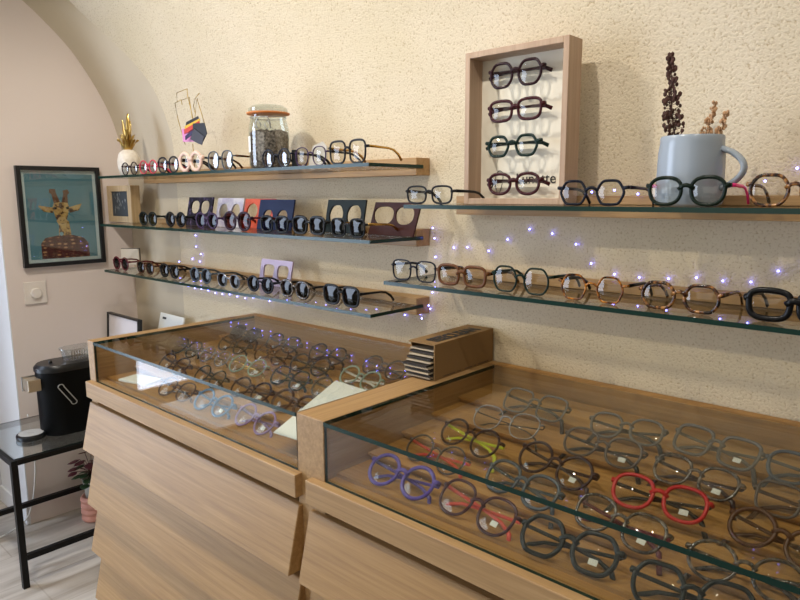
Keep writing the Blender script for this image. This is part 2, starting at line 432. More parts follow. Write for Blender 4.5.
def glasses(name, label, loc, rot, shape='panto', lw=.048, lh=.042, rim=.0028, fr='black', te=None, lens='clear', group=None, folded=False, bridge=.021, tag_part=False, zbr=.25, cat=None, hang=False):
    t = thing(name, label, cat or ('sunglasses' if name == 'sunglasses' else 'glasses'), loc, rot, group)
    te = te or fr
    a, b = lw/2, lh/2
    c = bridge/2+a
    zc = b+rim*2
    ol = outline(shape, a, b)
    N = len(ol)
    # front: two rims, bridge, end pieces
    bm = B()
    for s in (-1, 1):
        path = []
        for (x, z) in ol:
            k = 1+rim/max(math.hypot(x, z), .001)
            path.append((s*c+s*x*k, 0, zc+z*k))
        tube(bm, path, rim, max(.0019, rim*.75), ref=(0, 1, 0), seg=8, closed=True)
    zb = zc+b*zbr
    xin = min(abs(c-a*1.0), .02)
    thick = max(.0016, rim*.95)
    bx = bridge/2-rim*.3
    bp = [(-bx-.002, 0, zb-.002), (-bx*.5, -.0012, zb+.0035), (0, -.0016, zb+.0045), (bx*.5, -.0012, zb+.0035), (bx+.002, 0, zb-.002)]
    tube(bm, bp, thick, thick*1.2, ref=(0, 0, 1))
    xo = c+a+rim*1.2
    zh = zc+b*.42
    Wh = c+a+rim+.006
    for s in (-1, 1):
        tube(bm, [(s*(xo-.003), 0, zh), (s*(Wh-.001), .001, zh+.001), (s*Wh, .006, zh+.001)], thick*.9, thick*1.35, ref=(0, 0, 1))
    obj('frame_front', bm, fmat(fr), t, 'all')
    for s in (-1, 1):
        bm = B()
        rg = [[bm.verts.new((s*c+s*x*1.01*q, -.0042*(1-q*q), zc+z*1.01*q)) for x, z in ol] for q in (1, .75, .45)]
        ctr = bm.verts.new((s*c, -.0042, zc))
        for i in range(N):
            j = (i+1) % N
            for A, D in zip(rg, rg[1:]): bm.faces.new((A[i], A[j], D[j], D[i]))
            bm.faces.new((rg[-1][i], rg[-1][j], ctr))
        obj('lens', bm, LT[lens], t, 'all')
    th = .0011 if fr in ('gold', 'silver') else .0017
    hh = .0014 if fr in ('gold', 'silver') else .0031
    for s in (-1, 1):
        if folded:
            k = .0105+(.005 if s > 0 else 0)
            path = [(s*Wh, .006, zh+.001), (s*(Wh-.006), k, zh), (0, k+.003, zh-.006), (-s*(Wh*.55), k+.004, zh-.012), (-s*(Wh*.84), k+.004, zh-.022), (-s*(Wh*1.02), k+.003, zh-.048)]
            if hang: path = [(s*Wh, .006, zh+.001), (s*(Wh-.006), k, zh), (0, k+.002, zh-.001), (-s*(Wh*.6), k+.002, zh-.002), (-s*(Wh*.95), k+.002, zh-.003), (-s*(Wh*1.16), k+.002, zh-.009)]
        else:
            Lt = .088
            path = [(s*Wh, .006, zh+.001), (s*Wh, .03, zh+.0005), (s*(Wh-.001), Lt*.8, zh-.001), (s*(Wh-.002), Lt, zh-.004), (s*(Wh-.003), Lt+.018, zh-.014), (s*(Wh-.004), Lt+.030, zh-.027)]
        bm = B(); tube(bm, path, th, hh, ref=(0, 0, 1) if not folded else (0, 0, 1), taper=[1, .95, .85, .9, 1.2, 1.25])
        obj('temple', bm, fmat(te), t, 'all')
    if tag_part:
        bm = B(); box(bm, -.006+c, .006+c, .004, .0046, zc-.014, zc-.006)
        obj('price_tag', bm, mat('white_tag', '#e9e9e4', .6), t)
    return t

def sg(desc, place, x, z, shape, fr, lens, te=None, rim=.0028, lw=.048, lh=.042, group=None, name='sunglasses', y=-.178, yaw=0, **kw):
    return glasses(name, desc+' '+place, (x, y, z+.0004), (0, 0, rad(yaw)), shape, lw, lh, rim, fr, te, lens, group, **kw)

G1 = 'spectacles on the top left shelf'
sg('round dark-rimmed spectacles', 'in front of the gold pineapple', .392, ZT, 'round', 'burg', 'mirror', rim=.0016, lw=.044, lh=.038, group=G1, name='spectacles')
sg('red-rimmed round spectacles', 'on the top left shelf', .524, ZT, 'round', 'rose', 'mirror', rim=.0022, lw=.044, lh=.038, group=G1, name='spectacles')
sg('dark navy spectacles with pale reflecting lenses', 'between red and pink pairs on top left shelf', .655, ZT, 'panto', 'navy', 'mirror', rim=.0026, group=G1, name='spectacles')
sg('pale pink thick-rimmed round spectacles', 'below the gold wire stand', .79, ZT, 'round', 'blush', 'clear', 'black', rim=.0056, lw=.044, lh=.04, group=G1, name='spectacles')
sg('thin-rimmed blue-grey tall spectacles with tortoiseshell temples', 'left of the seed jar', .952, ZT, 'panto', 'slate', 'mirror', 'tort', rim=.0016, lw=.05, lh=.05, group=G1, name='spectacles')
sg('dark blue round spectacles', 'in front of the seed jar', 1.213, ZT, 'round', 'navy', 'mirror', 'black', rim=.0018, lw=.046, lh=.042, group=G1, name='spectacles')
sg('thin violet wire spectacles', 'just right of the seed jar', 1.350, ZT, 'panto', 'violet', 'clear', 'black', rim=.0013, lw=.044, lh=.042, group=G1, name='spectacles')
sg('black squarish spectacles with gold temples', 'at the right end of the top left shelf', 1.482, ZT, 'square', 'charcoal', 'clear', 'gold', rim=.0026, lw=.046, lh=.046, group=G1, name='spectacles')

G2 = 'sunglasses on the middle left shelf'
sg('small olive-lensed dark sunglasses', 'beside the wooden shadow-box frame', .50, ZM, 'panto', 'darkgreen', 'green', lw=0.044, lh=0.036, group=G2)
sg('black round sunglasses', 'left of the black cut-out card', .682, ZM, 'round', 'black', 'grey', rim=.0034, lw=0.044, lh=0.036, group=G2)
sg('black and violet sunglasses', 'in front of the black patterned cut-out card', .864, ZM, 'cat', 'violet', 'blue', lw=0.044, lh=0.038, group=G2)
sg('large plum-brown sunglasses with red temples', 'in front of the white cut-out card', 1.023, ZM, 'panto', 'plum', 'brown', 'darkred', rim=.0034, lw=0.048, lh=0.042, group=G2)
sg('black sunglasses with blue-grey lenses', 'in front of the navy cut-out card', 1.195, ZM, 'square', 'black', 'blue', lw=0.044, lh=0.036, group=G2)
sg('black sunglasses with very dark lenses', 'between the navy card and black-green card', 1.336, ZM, 'square', 'black', 'dark', rim=.0034, lw=0.046, lh=0.036, group=G2)
sg('black and gold square sunglasses with pale gold temples', 'between black-green and brown cut-out cards', 1.479, ZM, 'square', 'black', 'grey', 'gold', rim=.002, lw=0.044, lh=0.038, group=G2)

G3 = 'sunglasses on the lowest left shelf'
sg('dark red round sunglasses', 'leftmost on the lowest left shelf', .272, ZL, 'round', 'darkred', 'dark', lw=0.044, lh=0.038, group=G3)
sg('brown-black narrow sunglasses', 'second from the left on the lowest left shelf', .458, ZL, 'panto', 'brown', 'grey', rim=.0024, lw=0.044, lh=0.036, group=G3)
sg('black sunglasses with grey mirror lenses', 'third from the left on the lowest left shelf', .622, ZL, 'panto', 'black', 'grey', lw=0.044, lh=0.036, group=G3)
sg('round slate-blue sunglasses', 'fourth from the left on the lowest left shelf', .813, ZL, 'round', 'slate', 'blue', rim=.0026, lw=0.044, lh=0.038, group=G3)
sg('fine silver-wire sunglasses with dark lenses', 'in the middle of the lowest left shelf', .966, ZL, 'panto', 'silver', 'dark', 'black', rim=.0012, lw=0.044, lh=0.036, group=G3)
sg('dark navy round sunglasses', 'left of the lilac cut-out card on the lowest shelf', 1.122, ZL, 'round', 'navy', 'dark', lw=0.044, lh=0.036, group=G3)
sg('tortoiseshell rounded sunglasses', 'below the right edge of the lilac cut-out card', 1.272, ZL, 'panto', 'grey_tort', 'dark', 'black', rim=.003, lw=0.044, lh=0.037, group=G3)
sg('large square black sunglasses', 'at the right end of the lowest left shelf', 1.451, ZL, 'square', 'black', 'dark', rim=.003, lw=0.048, lh=0.040, group=G3)

G4 = 'eyeglasses on the upper right shelf'
sg('small black rectangular eyeglasses', 'left of the boxed frame on the upper right shelf', 1.728, ZU, 'square', 'charcoal', 'clear', rim=.0022, lw=0.047, lh=0.031, group=G4, name='spectacles')
sg('navy hexagonal eyeglasses', 'between the boxed frame and the blue mug', 2.09, ZU, 'hex', 'navy', 'clear', 'navy', rim=.0024, lw=0.046, lh=0.035, group=G4, name='spectacles')
sg('chunky dark green eyeglasses with hot pink temples', 'in front of the blue mug', 2.247, ZU, 'panto', 'green', 'clear', 'hotpink', rim=.003, lw=0.043, lh=0.036, group=G4, name='spectacles')
sg('mottled tortoiseshell octagonal eyeglasses', 'right of the blue mug at the picture edge', 2.395, ZU, 'oct', 'tort', 'clear', 'tort', rim=.0026, lw=0.044, lh=0.038, group=G4, name='spectacles')
G5 = 'eyeglasses on the lower right shelf'
sg('thin dark navy squarish eyeglasses', 'leftmost on the lower right shelf', 1.685, ZR, 'square', 'navy', 'clear', rim=.0018, lw=0.048, lh=0.04, group=G5, name='spectacles')
sg('translucent amber square eyeglasses', 'second from the left on the lower right shelf', 1.814, ZR, 'square', 'amber', 'clear', 'tort', rim=.0034, lw=0.045, lh=0.033, group=G5, name='spectacles')
sg('dark green octagonal eyeglasses', 'third from the left on the lower right shelf', 1.953, ZR, 'oct', 'bottle', 'clear', rim=.002, lw=0.047, lh=0.044, group=G5, name='spectacles')
sg('thin tortoiseshell hexagonal eyeglasses', 'in the middle of the lower right shelf', 2.097, ZR, 'hex', 'amber_tort', 'clear', 'black', rim=.0018, lw=0.046, lh=0.04, group=G5, name='spectacles')
sg('dark tortoiseshell octagonal eyeglasses', 'left of the chunky black pair on the lower right shelf', 2.247, ZR, 'oct', 'tort', 'clear', rim=.0028, lw=0.046, lh=0.036, group=G5, name='spectacles')
sg('chunky black square eyeglasses', 'rightmost on the lower right shelf', 2.408, ZR, 'square', 'black', 'clear', rim=.0046, lw=0.045, lh=0.033, group=G5, name='spectacles')

# eyewear inside the cabinets, lying on folded temples on the stepped tray
def cab(desc, place, x, y, row, shape, fr, te=None, rim=.0026, L=.074, yaw=0, lens='clear', group=None, tagp=False, lh=None, tilt=None):
    k = L/.071
    lw = .049*k; lh = lh*k if lh else .044*k
    tl = 47 if tilt is None else tilt
    zc = lh/2+rim*2
    dz = zc*math.cos(rad(tl)); dy = zc*math.sin(rad(tl))
    z = TREAD_Z[row]+.003
    return glasses('spectacles', desc+' '+place, (x, y-dy, z), (rad(-tl), 0, rad(yaw)), shape, lw, lh, rim, fr, te, lens, group, folded=True, bridge=.022*k, tag_part=tagp)
G6 = 'spectacles in the foreground cabinet'
P6 = 'in the foreground cabinet'
cab('purple round spectacles', 'at the left front of the foreground cabinet', 1.926, -.485, 0, 'round', 'purple', rim=.0034, L=.076, yaw=-1, group=G6)
cab('burgundy spectacles with coral red temples', 'right of the purple pair', 2.078, -.488, 0, 'panto', 'wine', 'coral', rim=.0024, L=.08, yaw=-8, group=G6, tagp=True)
cab('dark grey-green round spectacles with chunky rims', 'in the front row, nearest the glass', 2.236, -.494, 0, 'oct', 'darkgreen', rim=.0034, L=.073, yaw=4, group=G6, tagp=True)
cab('black-green spectacles with glinting lenses', 'at the bottom edge of the picture', 2.398, -.50, 0, 'oct', 'darkgreen', rim=.003, L=.074, yaw=8, group=G6, tagp=True)
cab('thin taupe-rimmed round spectacles with coral temples', 'left of the yellow-templed pair', 1.927, -.400, 1, 'round', 'taupe', 'coral', rim=.0018, L=.076, yaw=-6, group=G6)
cab('grey-blue spectacles', 'behind the burgundy pair with coral temples', 2.103, -.406, 1, 'panto', 'greyblue', rim=.003, L=.075, yaw=-9, group=G6, tagp=True)
cab('dark tortoiseshell spectacles with dark red temples', 'in front of the bright red pair', 2.266, -.418, 1, 'panto', 'grey_tort', 'darkred', rim=.0024, L=.075, yaw=-9, group=G6, tagp=True)
cab('brown tortoiseshell round spectacles', 'in front of the dark brown pair at the right', 2.432, -.428, 1, 'round', 'grey_tort', rim=.0024, L=.072, yaw=4, group=G6)
cab('dark brown round spectacles with yellow-green temples', P6, 1.948, -.330, 2, 'round', 'burg', 'yellow', rim=.0024, L=.076, yaw=-9, group=G6)
cab('dark burgundy round spectacles', 'left of the bright red pair', 2.121, -.338, 2, 'round', 'burg', rim=.0026, L=.08, yaw=-12, group=G6, tagp=True)
cab('bright red round spectacles', P6, 2.294, -.340, 2, 'panto', 'red', 'charcoal', rim=.003, L=.072, yaw=5, group=G6, tagp=True)
cab('dark brown round spectacles', 'right of the bright red pair', 2.445, -.350, 2, 'round', 'brown', rim=.0032, L=.072, yaw=-14, group=G6, tagp=True)
cab('thin silver-wire spectacles with black temples', 'below the cardboard box in the foreground cabinet', 1.975, -.25, 3, 'panto', 'silver', 'black', rim=.0012, L=.078, yaw=2, group=G6)
cab('grey transparent spectacles', 'in the fourth row, behind the burgundy pair', 2.162, -.250, 3, 'panto', 'taupe', 'charcoal', rim=.0024, L=.075, yaw=-1, group=G6, tagp=True)
cab('dark tortoiseshell spectacles with reddish temples', 'behind the bright red pair', 2.312, -.262, 3, 'panto', 'grey_tort', 'burg', rim=.0026, L=.07, yaw=-9, group=G6, tagp=True)
cab('taupe squarish spectacles with brown temples', 'behind the dark brown pair at the right', 2.462, -.262, 3, 'square', 'taupe', 'brown', rim=.0022, L=.072, group=G6, tagp=True)
cab('grey crystal spectacles', 'at the left end of the back row by the cardboard box', 1.982, -.165, 4, 'square', 'grey', 'charcoal', rim=.0022, L=.076, yaw=-3, group=G6)
cab('smoky grey oval spectacles', 'second from the left in the back row of the foreground cabinet', 2.172, -.172, 4, 'panto', 'grey', 'darkgrey', rim=.0026, L=.068, yaw=8, group=G6)
cab('pale grey square spectacles', 'third from the left in the back row of the foreground cabinet', 2.308, -.160, 4, 'square', 'grey', rim=.003, L=.074, yaw=-10, group=G6, tagp=True)
cab('bluish grey spectacles', 'at the right end of the back row of the foreground cabinet', 2.455, -.172, 4, 'panto', 'greyblue', rim=.003, L=.072, group=G6)

G7 = 'spectacles in the far cabinet'
def cb(desc, place, x, row, *a, **k):
    yy = (-.478, -.392, -.302, -.225, -.160)[row]
    cab(desc, place, x, yy, row, *a, group=G7, **k)
cb('brown-black slim spectacles', 'leftmost in the front row of the far cabinet', 1.19, 0, 'panto', 'brown', 'tort', rim=.0018, yaw=4)
cb('steel blue round spectacles', 'in the front row of the far cabinet', 1.350, 0, 'round', 'blue', rim=.003, tagp=True)
cb('pinkish lilac round spectacles', 'right of the steel blue pair in the far cabinet', 1.508, 0, 'round', 'lilac', rim=.0026, yaw=-4, tagp=True)
cb('dark plum spectacles', 'behind the brown-black slim pair in the far cabinet', 1.02, 1, 'panto', 'plum', rim=.0024)
cb('dark green metal spectacles', 'second from the left in the second row of the far cabinet', 1.196, 1, 'round', 'bottle', rim=.0016, yaw=-3)
cb('dark brown round spectacles', 'behind the steel blue pair in the far cabinet', 1.372, 1, 'round', 'burg', rim=.0026, yaw=3, tagp=True)
cb('black-brown chunky round spectacles', 'behind the lilac pair in the far cabinet', 1.528, 1, 'round', 'brown', rim=.0034)
cb('navy spectacles', 'leftmost in the third row of the far cabinet', .93, 2, 'panto', 'navy', rim=.0026)
cb('grey wire spectacles', 'second from the left in the third row of the far cabinet', 1.075, 2, 'round', 'silver', 'charcoal', rim=.0013)
cb('pale gold-rimmed round spectacles', 'in the middle of the far cabinet', 1.230, 2, 'round', 'mint', 'gold', rim=.002, yaw=5, tagp=True)
cb('dark green octagonal spectacles', 'right of the pale gold-rimmed pair in the far cabinet', 1.400, 2, 'oct', 'bottle', rim=.0024, yaw=-2, tagp=True)
cb('brown round spectacles with a white tag', 'beside the white paper in the far cabinet', 1.555, 2, 'round', 'taupe', rim=.0026, tagp=True)
cb('black round spectacles', 'leftmost in the fourth row of the far cabinet', 1.05, 3, 'round', 'black', rim=.0026)
cb('tortoiseshell round spectacles', 'in the fourth row behind the pale gold-rimmed pair', 1.225, 3, 'round', 'tort', rim=.0024)
cb('grey-green round spectacles', 'left of the white-rimmed pair in the far cabinet', 1.385, 3, 'round', 'darkgrey', rim=.0024, yaw=4)
cb('white and sage green round spectacles', 'near the cardboard box in the far cabinet', 1.560, 3, 'round', 'mint', 'white', rim=.0022, yaw=-4)
cb('black spectacles with grey lenses', 'leftmost in the back row of the far cabinet', 1.01, 4, 'panto', 'black', lens='grey', rim=.0026)
cb('dark grey spectacles', 'second from the left in the back row of the far cabinet', 1.19, 4, 'panto', 'darkgrey', rim=.0026)
cb('charcoal spectacles', 'third from the left in the back row of the far cabinet', 1.375, 4, 'round', 'charcoal', rim=.0022)
cb('brown-grey round spectacles', 'behind the white and sage green pair', 1.575, 4, 'round', 'taupe', rim=.0024)

# paper and card inside the far cabinet
bm = B()
vs = [(-.005, -.133, 0), (.077, -.125, 0), (.077, .10, .030), (-.10, .11, .030)]
q0 = [bm.verts.new(v) for v in vs]; q1 = [bm.verts.new((v[0], v[1], v[2]+.0012)) for v in vs]
bm.faces.new(q0[::-1]); bm.faces.new(q1)
for i in range(4): bm.faces.new((q0[i], q0[(i+1) % 4], q1[(i+1) % 4], q1[i]))
o = tag(obj('paper_sheet', bm, mat('white_paper', '#eef0ec', .7)), 'white paper sheet lying at the right end of the far cabinet', 'paper')
o.location = (1.645, -.395, .792)
bm = B(); box(bm, -.05, .05, -.028, .028, 0, .006, .001)
o = tag(obj('small_card', bm, mat('white_card', '#e8e8e2', .6)), 'small white card at the left front corner of the far cabinet', 'card')
o.location = (.985, -.47, TREAD_Z[0]+.0005); o.rotation_euler = (0, 0, rad(15))

# ------------------------------------------------------------------ boxed frame with four hanging pairs
bx0, bx1, bz0, bz1, by0, by1 = 1.762, 1.998, ZU+.0004, 1.521, -.104, -.0535
t = thing('shadow_box', 'wooden box frame standing on the upper right shelf with four pairs of glasses inside', 'box frame', ((bx0+bx1)/2, by1, bz0))
ox, oy, oz = (bx0+bx1)/2, by1, bz0
MT = Matrix.Translation((-ox, -oy, -oz))
w = .012
bm = B(); box(bm, bx0, bx0+w, by0, by1, bz0, bz1, .001); box(bm, bx1-w, bx1, by0, by1, bz0, bz1, .001)
box(bm, bx0+w, bx1-w, by0, by1, bz1-w, bz1, .001); box(bm, bx0+w, bx1-w, by0, by1, bz0, bz0+w, .001)
obj('wooden_frame', xform(bm, MT), pale_wood, t)
bm = B(); box(bm, bx0+w, bx1-w, by1-.006, by1-.001, bz0+w, bz1-w)
bp_o = obj('back_panel', xform(bm, MT), mat('cream_panel', '#e6dfcd', .7), t)
bm = text_mesh('Lunette', .03, .0003)
bmesh.ops.transform(bm, matrix=Matrix.Translation((1.862-ox, by1-.0068-oy, 1.256-oz)) @ Matrix.Rotation(rad(90), 4, 'X'), verts=bm.verts)
obj('lettering', bm, mat('print_black', '#1c1a1a', .6), bp_o)
bm = B()
bird = [(1.818, 1.236), (1.812, 1.250), (1.812, 1.268), (1.815, 1.279), (1.822, 1.284), (1.829, 1.280), (1.831, 1.270), (1.829, 1.256), (1.824, 1.240)]
tube(bm, [(x-ox, by1-.0066-oy, z-oz) for x, z in bird], .0007, closed=True, ref=(0, 1, 0), seg=6)
tube(bm, [(1.813-ox, by1-.0066-oy, 1.262-oz), (1.806-ox, by1-.0066-oy, 1.254-oz), (1.800-ox, by1-.0066-oy, 1.246-oz)], .0018, .0006, ref=(0, 1, 0), seg=6)
tube(bm, [(1.822-ox, by1-.0066-oy, 1.277-oz), (1.828-ox, by1-.0066-oy, 1.276-oz)], .0012, .0006, ref=(0, 1, 0), seg=6)
obj('bird_drawing', bm, mat('print_black'), bp_o)
GB = 'glasses hanging in the box frame'
hang = [('dark tortoiseshell round glasses', 'topmost in the box frame', 'oct', 'burg', 1.875, 1.443, .044, .040, .003),
        ('brown rectangular glasses', 'second from the top in the box frame', 'square', 'wine', 1.876, 1.377, .045, .033, .0032),
        ('dark green glasses with angular lenses', 'third from the top in the box frame', 'hex', 'bottle', 1.871, 1.308, .045, .033, .003),
        ('red-brown round glasses', 'lowest in the box frame, over the printed lettering', 'panto', 'wine', 1.876, 1.232, .045, .034, .0032)]
for d1, d2, sh, c, x, z, lw, lh, rim in hang:
    glasses('spectacles', d1+' '+d2, (x, -.090, z), (0, 0, 0), sh, lw, lh, rim, c, None, 'clear', GB, folded=True, hang=True)
    bm = B()
    for s in (-1, 1):
        tube(bm, [(x+s*.034-ox, by1-.004-oy, z+.025-oz), (x+s*.034-ox, -.073-oy, z+.025-oz)], .0012, seg=6)
    obj('peg', bm, thin_glass, t)

# ------------------------------------------------------------------ mug with dried stems
t = thing('mug', 'pale blue ribbed mug on the upper right shelf holding dried stems', 'mug', (2.229, -.113, ZU+.0004))
blue_glaze = mat('pale_blue_glaze', '#9ba6b2', .22)
bm = B(); seg = 64
prof = [(.044, 0), (.050, .003), (.0515, .01), (.050, .085), (.0485, .1), (.0485, .109), (.047, .1115), (.045, .109), (.0445, .1), (.045, .012), (.0, .010)]
rings = []
for j, (r, z) in enumerate(prof):
    ring = []
    for i in range(seg):
        rr = r+(.0007 if 2 <= j <= 3 and i % 2 else 0)
        ring.append(bm.verts.new((rr*math.cos(2*pi*i/seg), rr*math.sin(2*pi*i/seg), z)))
    rings.append(ring)
for a, b in zip(rings, rings[1:]):
    for i in range(seg): bm.faces.new((a[i], a[(i+1) % seg], b[(i+1) % seg], b[i]))
bm.faces.new(rings[0][::-1])
bmesh.ops.remove_doubles(bm, verts=bm.verts, dist=1e-5)
obj('body', bm, blue_glaze, t, True)
bm = B()
path = [(.044+.0, 0, .092)]+[(.050+.033*math.sin(pi*k/10)**.75, 0, .090-.062*k/10) for k in range(1, 10)]+[(.046, 0, .026)]
tube(bm, path, .0075, .0048, ref=(1, 0, 0), seg=10)
o = obj('handle', bm, blue_glaze, t, 'all'); o.rotation_euler = (0, 0, rad(-5))
def stem(name, label, base, tipz, lean, col, leaf, n, spread, m):
    t = thing(name, label, 'dried stem', base)
    bm = B()
    pts = [(lean[0]*k/8+.003*math.sin(k), lean[1]*k/8, tipz*k/8) for k in range(9)]
    tube(bm, pts, .0012, seg=6, taper=[1.3-.1*k for k in range(9)])
    obj('stalk', bm, mat(col[0], col[1], .8), t, 'all')
    bm = B()
    for i in range(n):
        f = random.uniform(.42, 1.0); k = f*8; i0 = min(int(k), 7); u = k-i0
        p = Vector(pts[i0]).lerp(Vector(pts[i0+1]), u)
        ang = random.uniform(0, 2*pi); sp = spread*(1.15-f)*random.uniform(.4, 1.3)
        c = p+Vector((math.cos(ang)*sp, math.sin(ang)*sp, random.uniform(.0, .008)))
        tube(bm, [p, c], .0005, seg=4)
        bmesh.ops.create_icosphere(bm, subdivisions=1, radius=leaf*random.uniform(.6, 1.25), matrix=Matrix.Translation(c) @ Matrix.Rotation(ang, 4, 'Z') @ Matrix.Diagonal((1, .6, 1.3, 1)))
    obj('seed_heads', bm, mat(m[0], m[1], .8), t, True)
stem('dried_stem', 'tall dark brown dried flower spike standing in the blue mug', (2.219, -.113, ZU+.011), .228, (-.036, 0, 0), ('dark_brown_stalk', '#3a221a'), .0032, 190, .022, ('dark_brown_seed', '#46281f'))
stem('dried_grass', 'pale beige dried grass plume in the blue mug, left of its twin', (2.235, -.10, ZU+.011), .148, (.016, .004, 0), ('beige_stalk', '#b08d68'), .0028, 110, .017, ('beige_seed', '#b9926c'))
stem('dried_grass', 'short beige dried grass plume in the blue mug nearest its handle', (2.247, -.115, ZU+.011), .132, (.030, 0, 0), ('beige_stalk', '#b08d68'), .0028, 80, .014, ('beige_seed', '#b9926c'))

# ------------------------------------------------------------------ top left shelf ornaments
t = thing('pineapple_ornament', 'white ceramic pineapple with gold leaves at the left end of the top shelf', 'ornament', (.258, -.115, ZT+.0004)); t.scale = (1.05, 1.05, 1.04)
bm = B(); lathe(bm, [(.02, 0), (.030, .006), (.037, .03), (.037, .055), (.031, .078), (.018, .09), (.0, .092)], 24)
for f in bm.faces: pass
obj('body', bm, noise_mat('white_studded_ceramic', [(.3, '#ddd3c4'), (.7, '#ece4d8')], nscale=90, detail=1, rough=.45, bump=.5, bdist=.004), t, 'all')
bm = B()
for ring, (n, ln, out, z0) in enumerate(((7, .045, .034, .088), (6, .060, .022, .09), (4, .075, .010, .095), (2, .10, .012, .1), (1, .125, .012, .1))):
    for i in range(n):
        a = 2*pi*i/n+ring*.5+.3
        pts = [(math.cos(a)*out*s*.9+math.cos(a)*.006, math.sin(a)*out*s*.9+math.sin(a)*.006, z0-.008+ln*math.sin(min(s*1.45, 1.5))) for s in (0, .3, .6, .85, 1)]
        tube(bm, pts, .0085, .002, ref=(math.cos(a), math.sin(a), .4), seg=8, taper=[.7, 1, .85, .5, .08])
obj('leaf_crown', bm, gold, t, 'all')

t = thing('wire_stand', 'gold wire stand with cactus-like loops holding a fan of coloured swatches', 'ornament', (.70, -.112, ZT+.0004)); t.scale = (1, 1, .92)
bm = B()
wire = [[(0, 0, 0), (-.002, 0, .06), (-.004, 0, .10)],
        [(-.05, 0, .10), (-.085, 0, .185), (-.10, 0, .245), (-.06, 0, .252), (-.055, 0, .235)],
        [(-.085, 0, .246), (-.085, 0, .278), (-.02, 0, .284), (-.02, 0, .262), (.02, 0, .14)],
        [(-.06, 0, .25), (-.01, 0, .255), (.0, 0, .19), (.005, 0, .13)],
        [(.005, 0, .13), (.02, 0, .20), (.035, 0, .245), (.055, 0, .20), (.075, 0, .15)],
        [(.02, 0, .20), (.012, 0, .225), (.028, 0, .25), (.05, 0, .262)]]
for wpath in wire: tube(bm, wpath, .0013, seg=6)
lathe(bm, [(.03, 0), (.03, .003), (.002, .0045)], 20)
obj('wire', bm, gold, t, 'all')
for k, (c, pts) in enumerate((('#d98bc0', [(-.055, .05), (-.06, .115), (.01, .12), (.015, .045)]), ('#141214', [(-.03, .125), (-.025, .145), (.045, .165), (.05, .15)]), ('#d8b02c', [(-.03, .11), (-.03, .125), (.06, .152), (.06, .138)]),
                              ('#c0392b', [(-.03, .085), (-.03, .108), (.06, .14), (.065, .122)]), ('#2a1f4a', [(-.02, .055), (-.02, .075), (.06, .118), (.06, .10)]), ('#1b1b22', [(.03, .075), (.035, .13), (.10, .125), (.112, .075), (.085, .035)]), ('#3a3a44', [(.02, .055), (.045, .105), (.10, .06), (.085, .022), (.065, .03)]))):
    bm = B(); prism(bm, [(a, .075+b*.68) for a, b in pts], -.004-.003*k, -.002-.003*k, 'y')
    obj('swatch', bm, mat('swatch_%s' % c[1:], c, .5), t, label=('pink', 'black', 'yellow', 'red', 'dark violet', 'black angular', 'dark grey')[k]+' swatch')

t = thing('seed_jar', 'clip-top glass jar with orange seal holding dried lavender on the top shelf', 'jar', (1.096, -.112, ZT+.0004)); t.scale = (1, 1, 1.04)
bm = B(); lathe(bm, [(.045, 0), (.052, .004), (.055, .012), (.055, .105), (.050, .125), (.047, .135), (.047, .142)], 32)
obj('glass_body', bm, jar_glass, t, True)
bm = B(); lathe(bm, [(.046, .0045), (.0525, .012), (.0525, .08), (.052, .094), (.03, .100), (.0, .097)], 32)
for v in bm.verts:
    if v.co.z > .085: v.co += Vector((random.uniform(-.002, .0), random.uniform(-.002, .002), random.uniform(-.005, .006)))
o = obj('dried_lavender', bm, noise_mat('dried_lavender', [(.35, '#3b332e'), (.5, '#75685f'), (.66, '#a2958c')], nscale=150, detail=3, rough=.95, bump=.8, bdist=.006), t, 'all')
o['kind'] = 'stuff'
bm = B(); lathe(bm, [(.0475, .1415), (.058, .1425), (.059, .146), (.0475, .1475)], 32)
obj('rubber_seal', bm, mat('orange_rubber', '#c9742f', .55), t, 'all')
bm = B(); lathe(bm, [(.048, .1478), (.0535, .149), (.053, .157), (.045, .164), (.03, .1665), (0, .1665)], 32)
obj('lid', bm, jar_glass, t, True)
bm = B()
tube(bm, [(-.02, -.052, .103), (-.02, -.056, .118), (-.012, -.058, .132), (.012, -.058, .132), (.02, -.056, .118), (.02, -.052, .103)], .0014, seg=6)
tube(bm, [(-.012, -.055, .1), (-.005, -.058, .112), (-.012, -.058, .122), (-.02, -.056, .112)], .0014, seg=6, closed=True)
tube(bm, [(.012, -.055, .1), (.005, -.058, .112), (.012, -.058, .122), (.02, -.056, .112)], .0014, seg=6, closed=True)
tube(bm, [(.0495*math.cos(k*pi/12), .0495*math.sin(k*pi/12), .134) for k in range(24)], .001, seg=6, closed=True)
o = obj('wire_clasp', bm, steel, t, 'all'); o.rotation_euler = (0, 0, rad(38))
bm = B()
for (a0, a1) in ((-2.25, -1.75),):
    n = 6; A = [bm.verts.new((.0556*math.cos(a0+(a1-a0)*k/n), .0556*math.sin(a0+(a1-a0)*k/n), .045)) for k in range(n+1)]; C2 = [bm.verts.new((v.co.x, v.co.y, .085)) for v in A]
    for k in range(n): bm.faces.new((A[k], A[k+1], C2[k+1], C2[k]))
obj('paper_label', bm, mat('white_paper'), t, label='white paper label')
bm = B(); prism(bm, [(-.035, 0), (.042, 0), (.036, .058), (.018, .072), (-.022, .062)], 0, .003, 'y')
o = tag(obj('grey_card', bm, mat('grey_card', '#b9b4ac', .8)), 'grey folded card leaning on the wall right of the jar', 'card'); o.location = (1.235, -.064, ZT+.0004); o.rotation_euler = (rad(-8), 0, 0)
bm = B(); box(bm, -.006, .006, -.006, .006, 0, .052, .001)
o = tag(obj('dark_stick', bm, black_plastic), 'small dark upright block between the jar and the grey card', 'block'); o.location = (1.172, -.085, ZT+.0004)

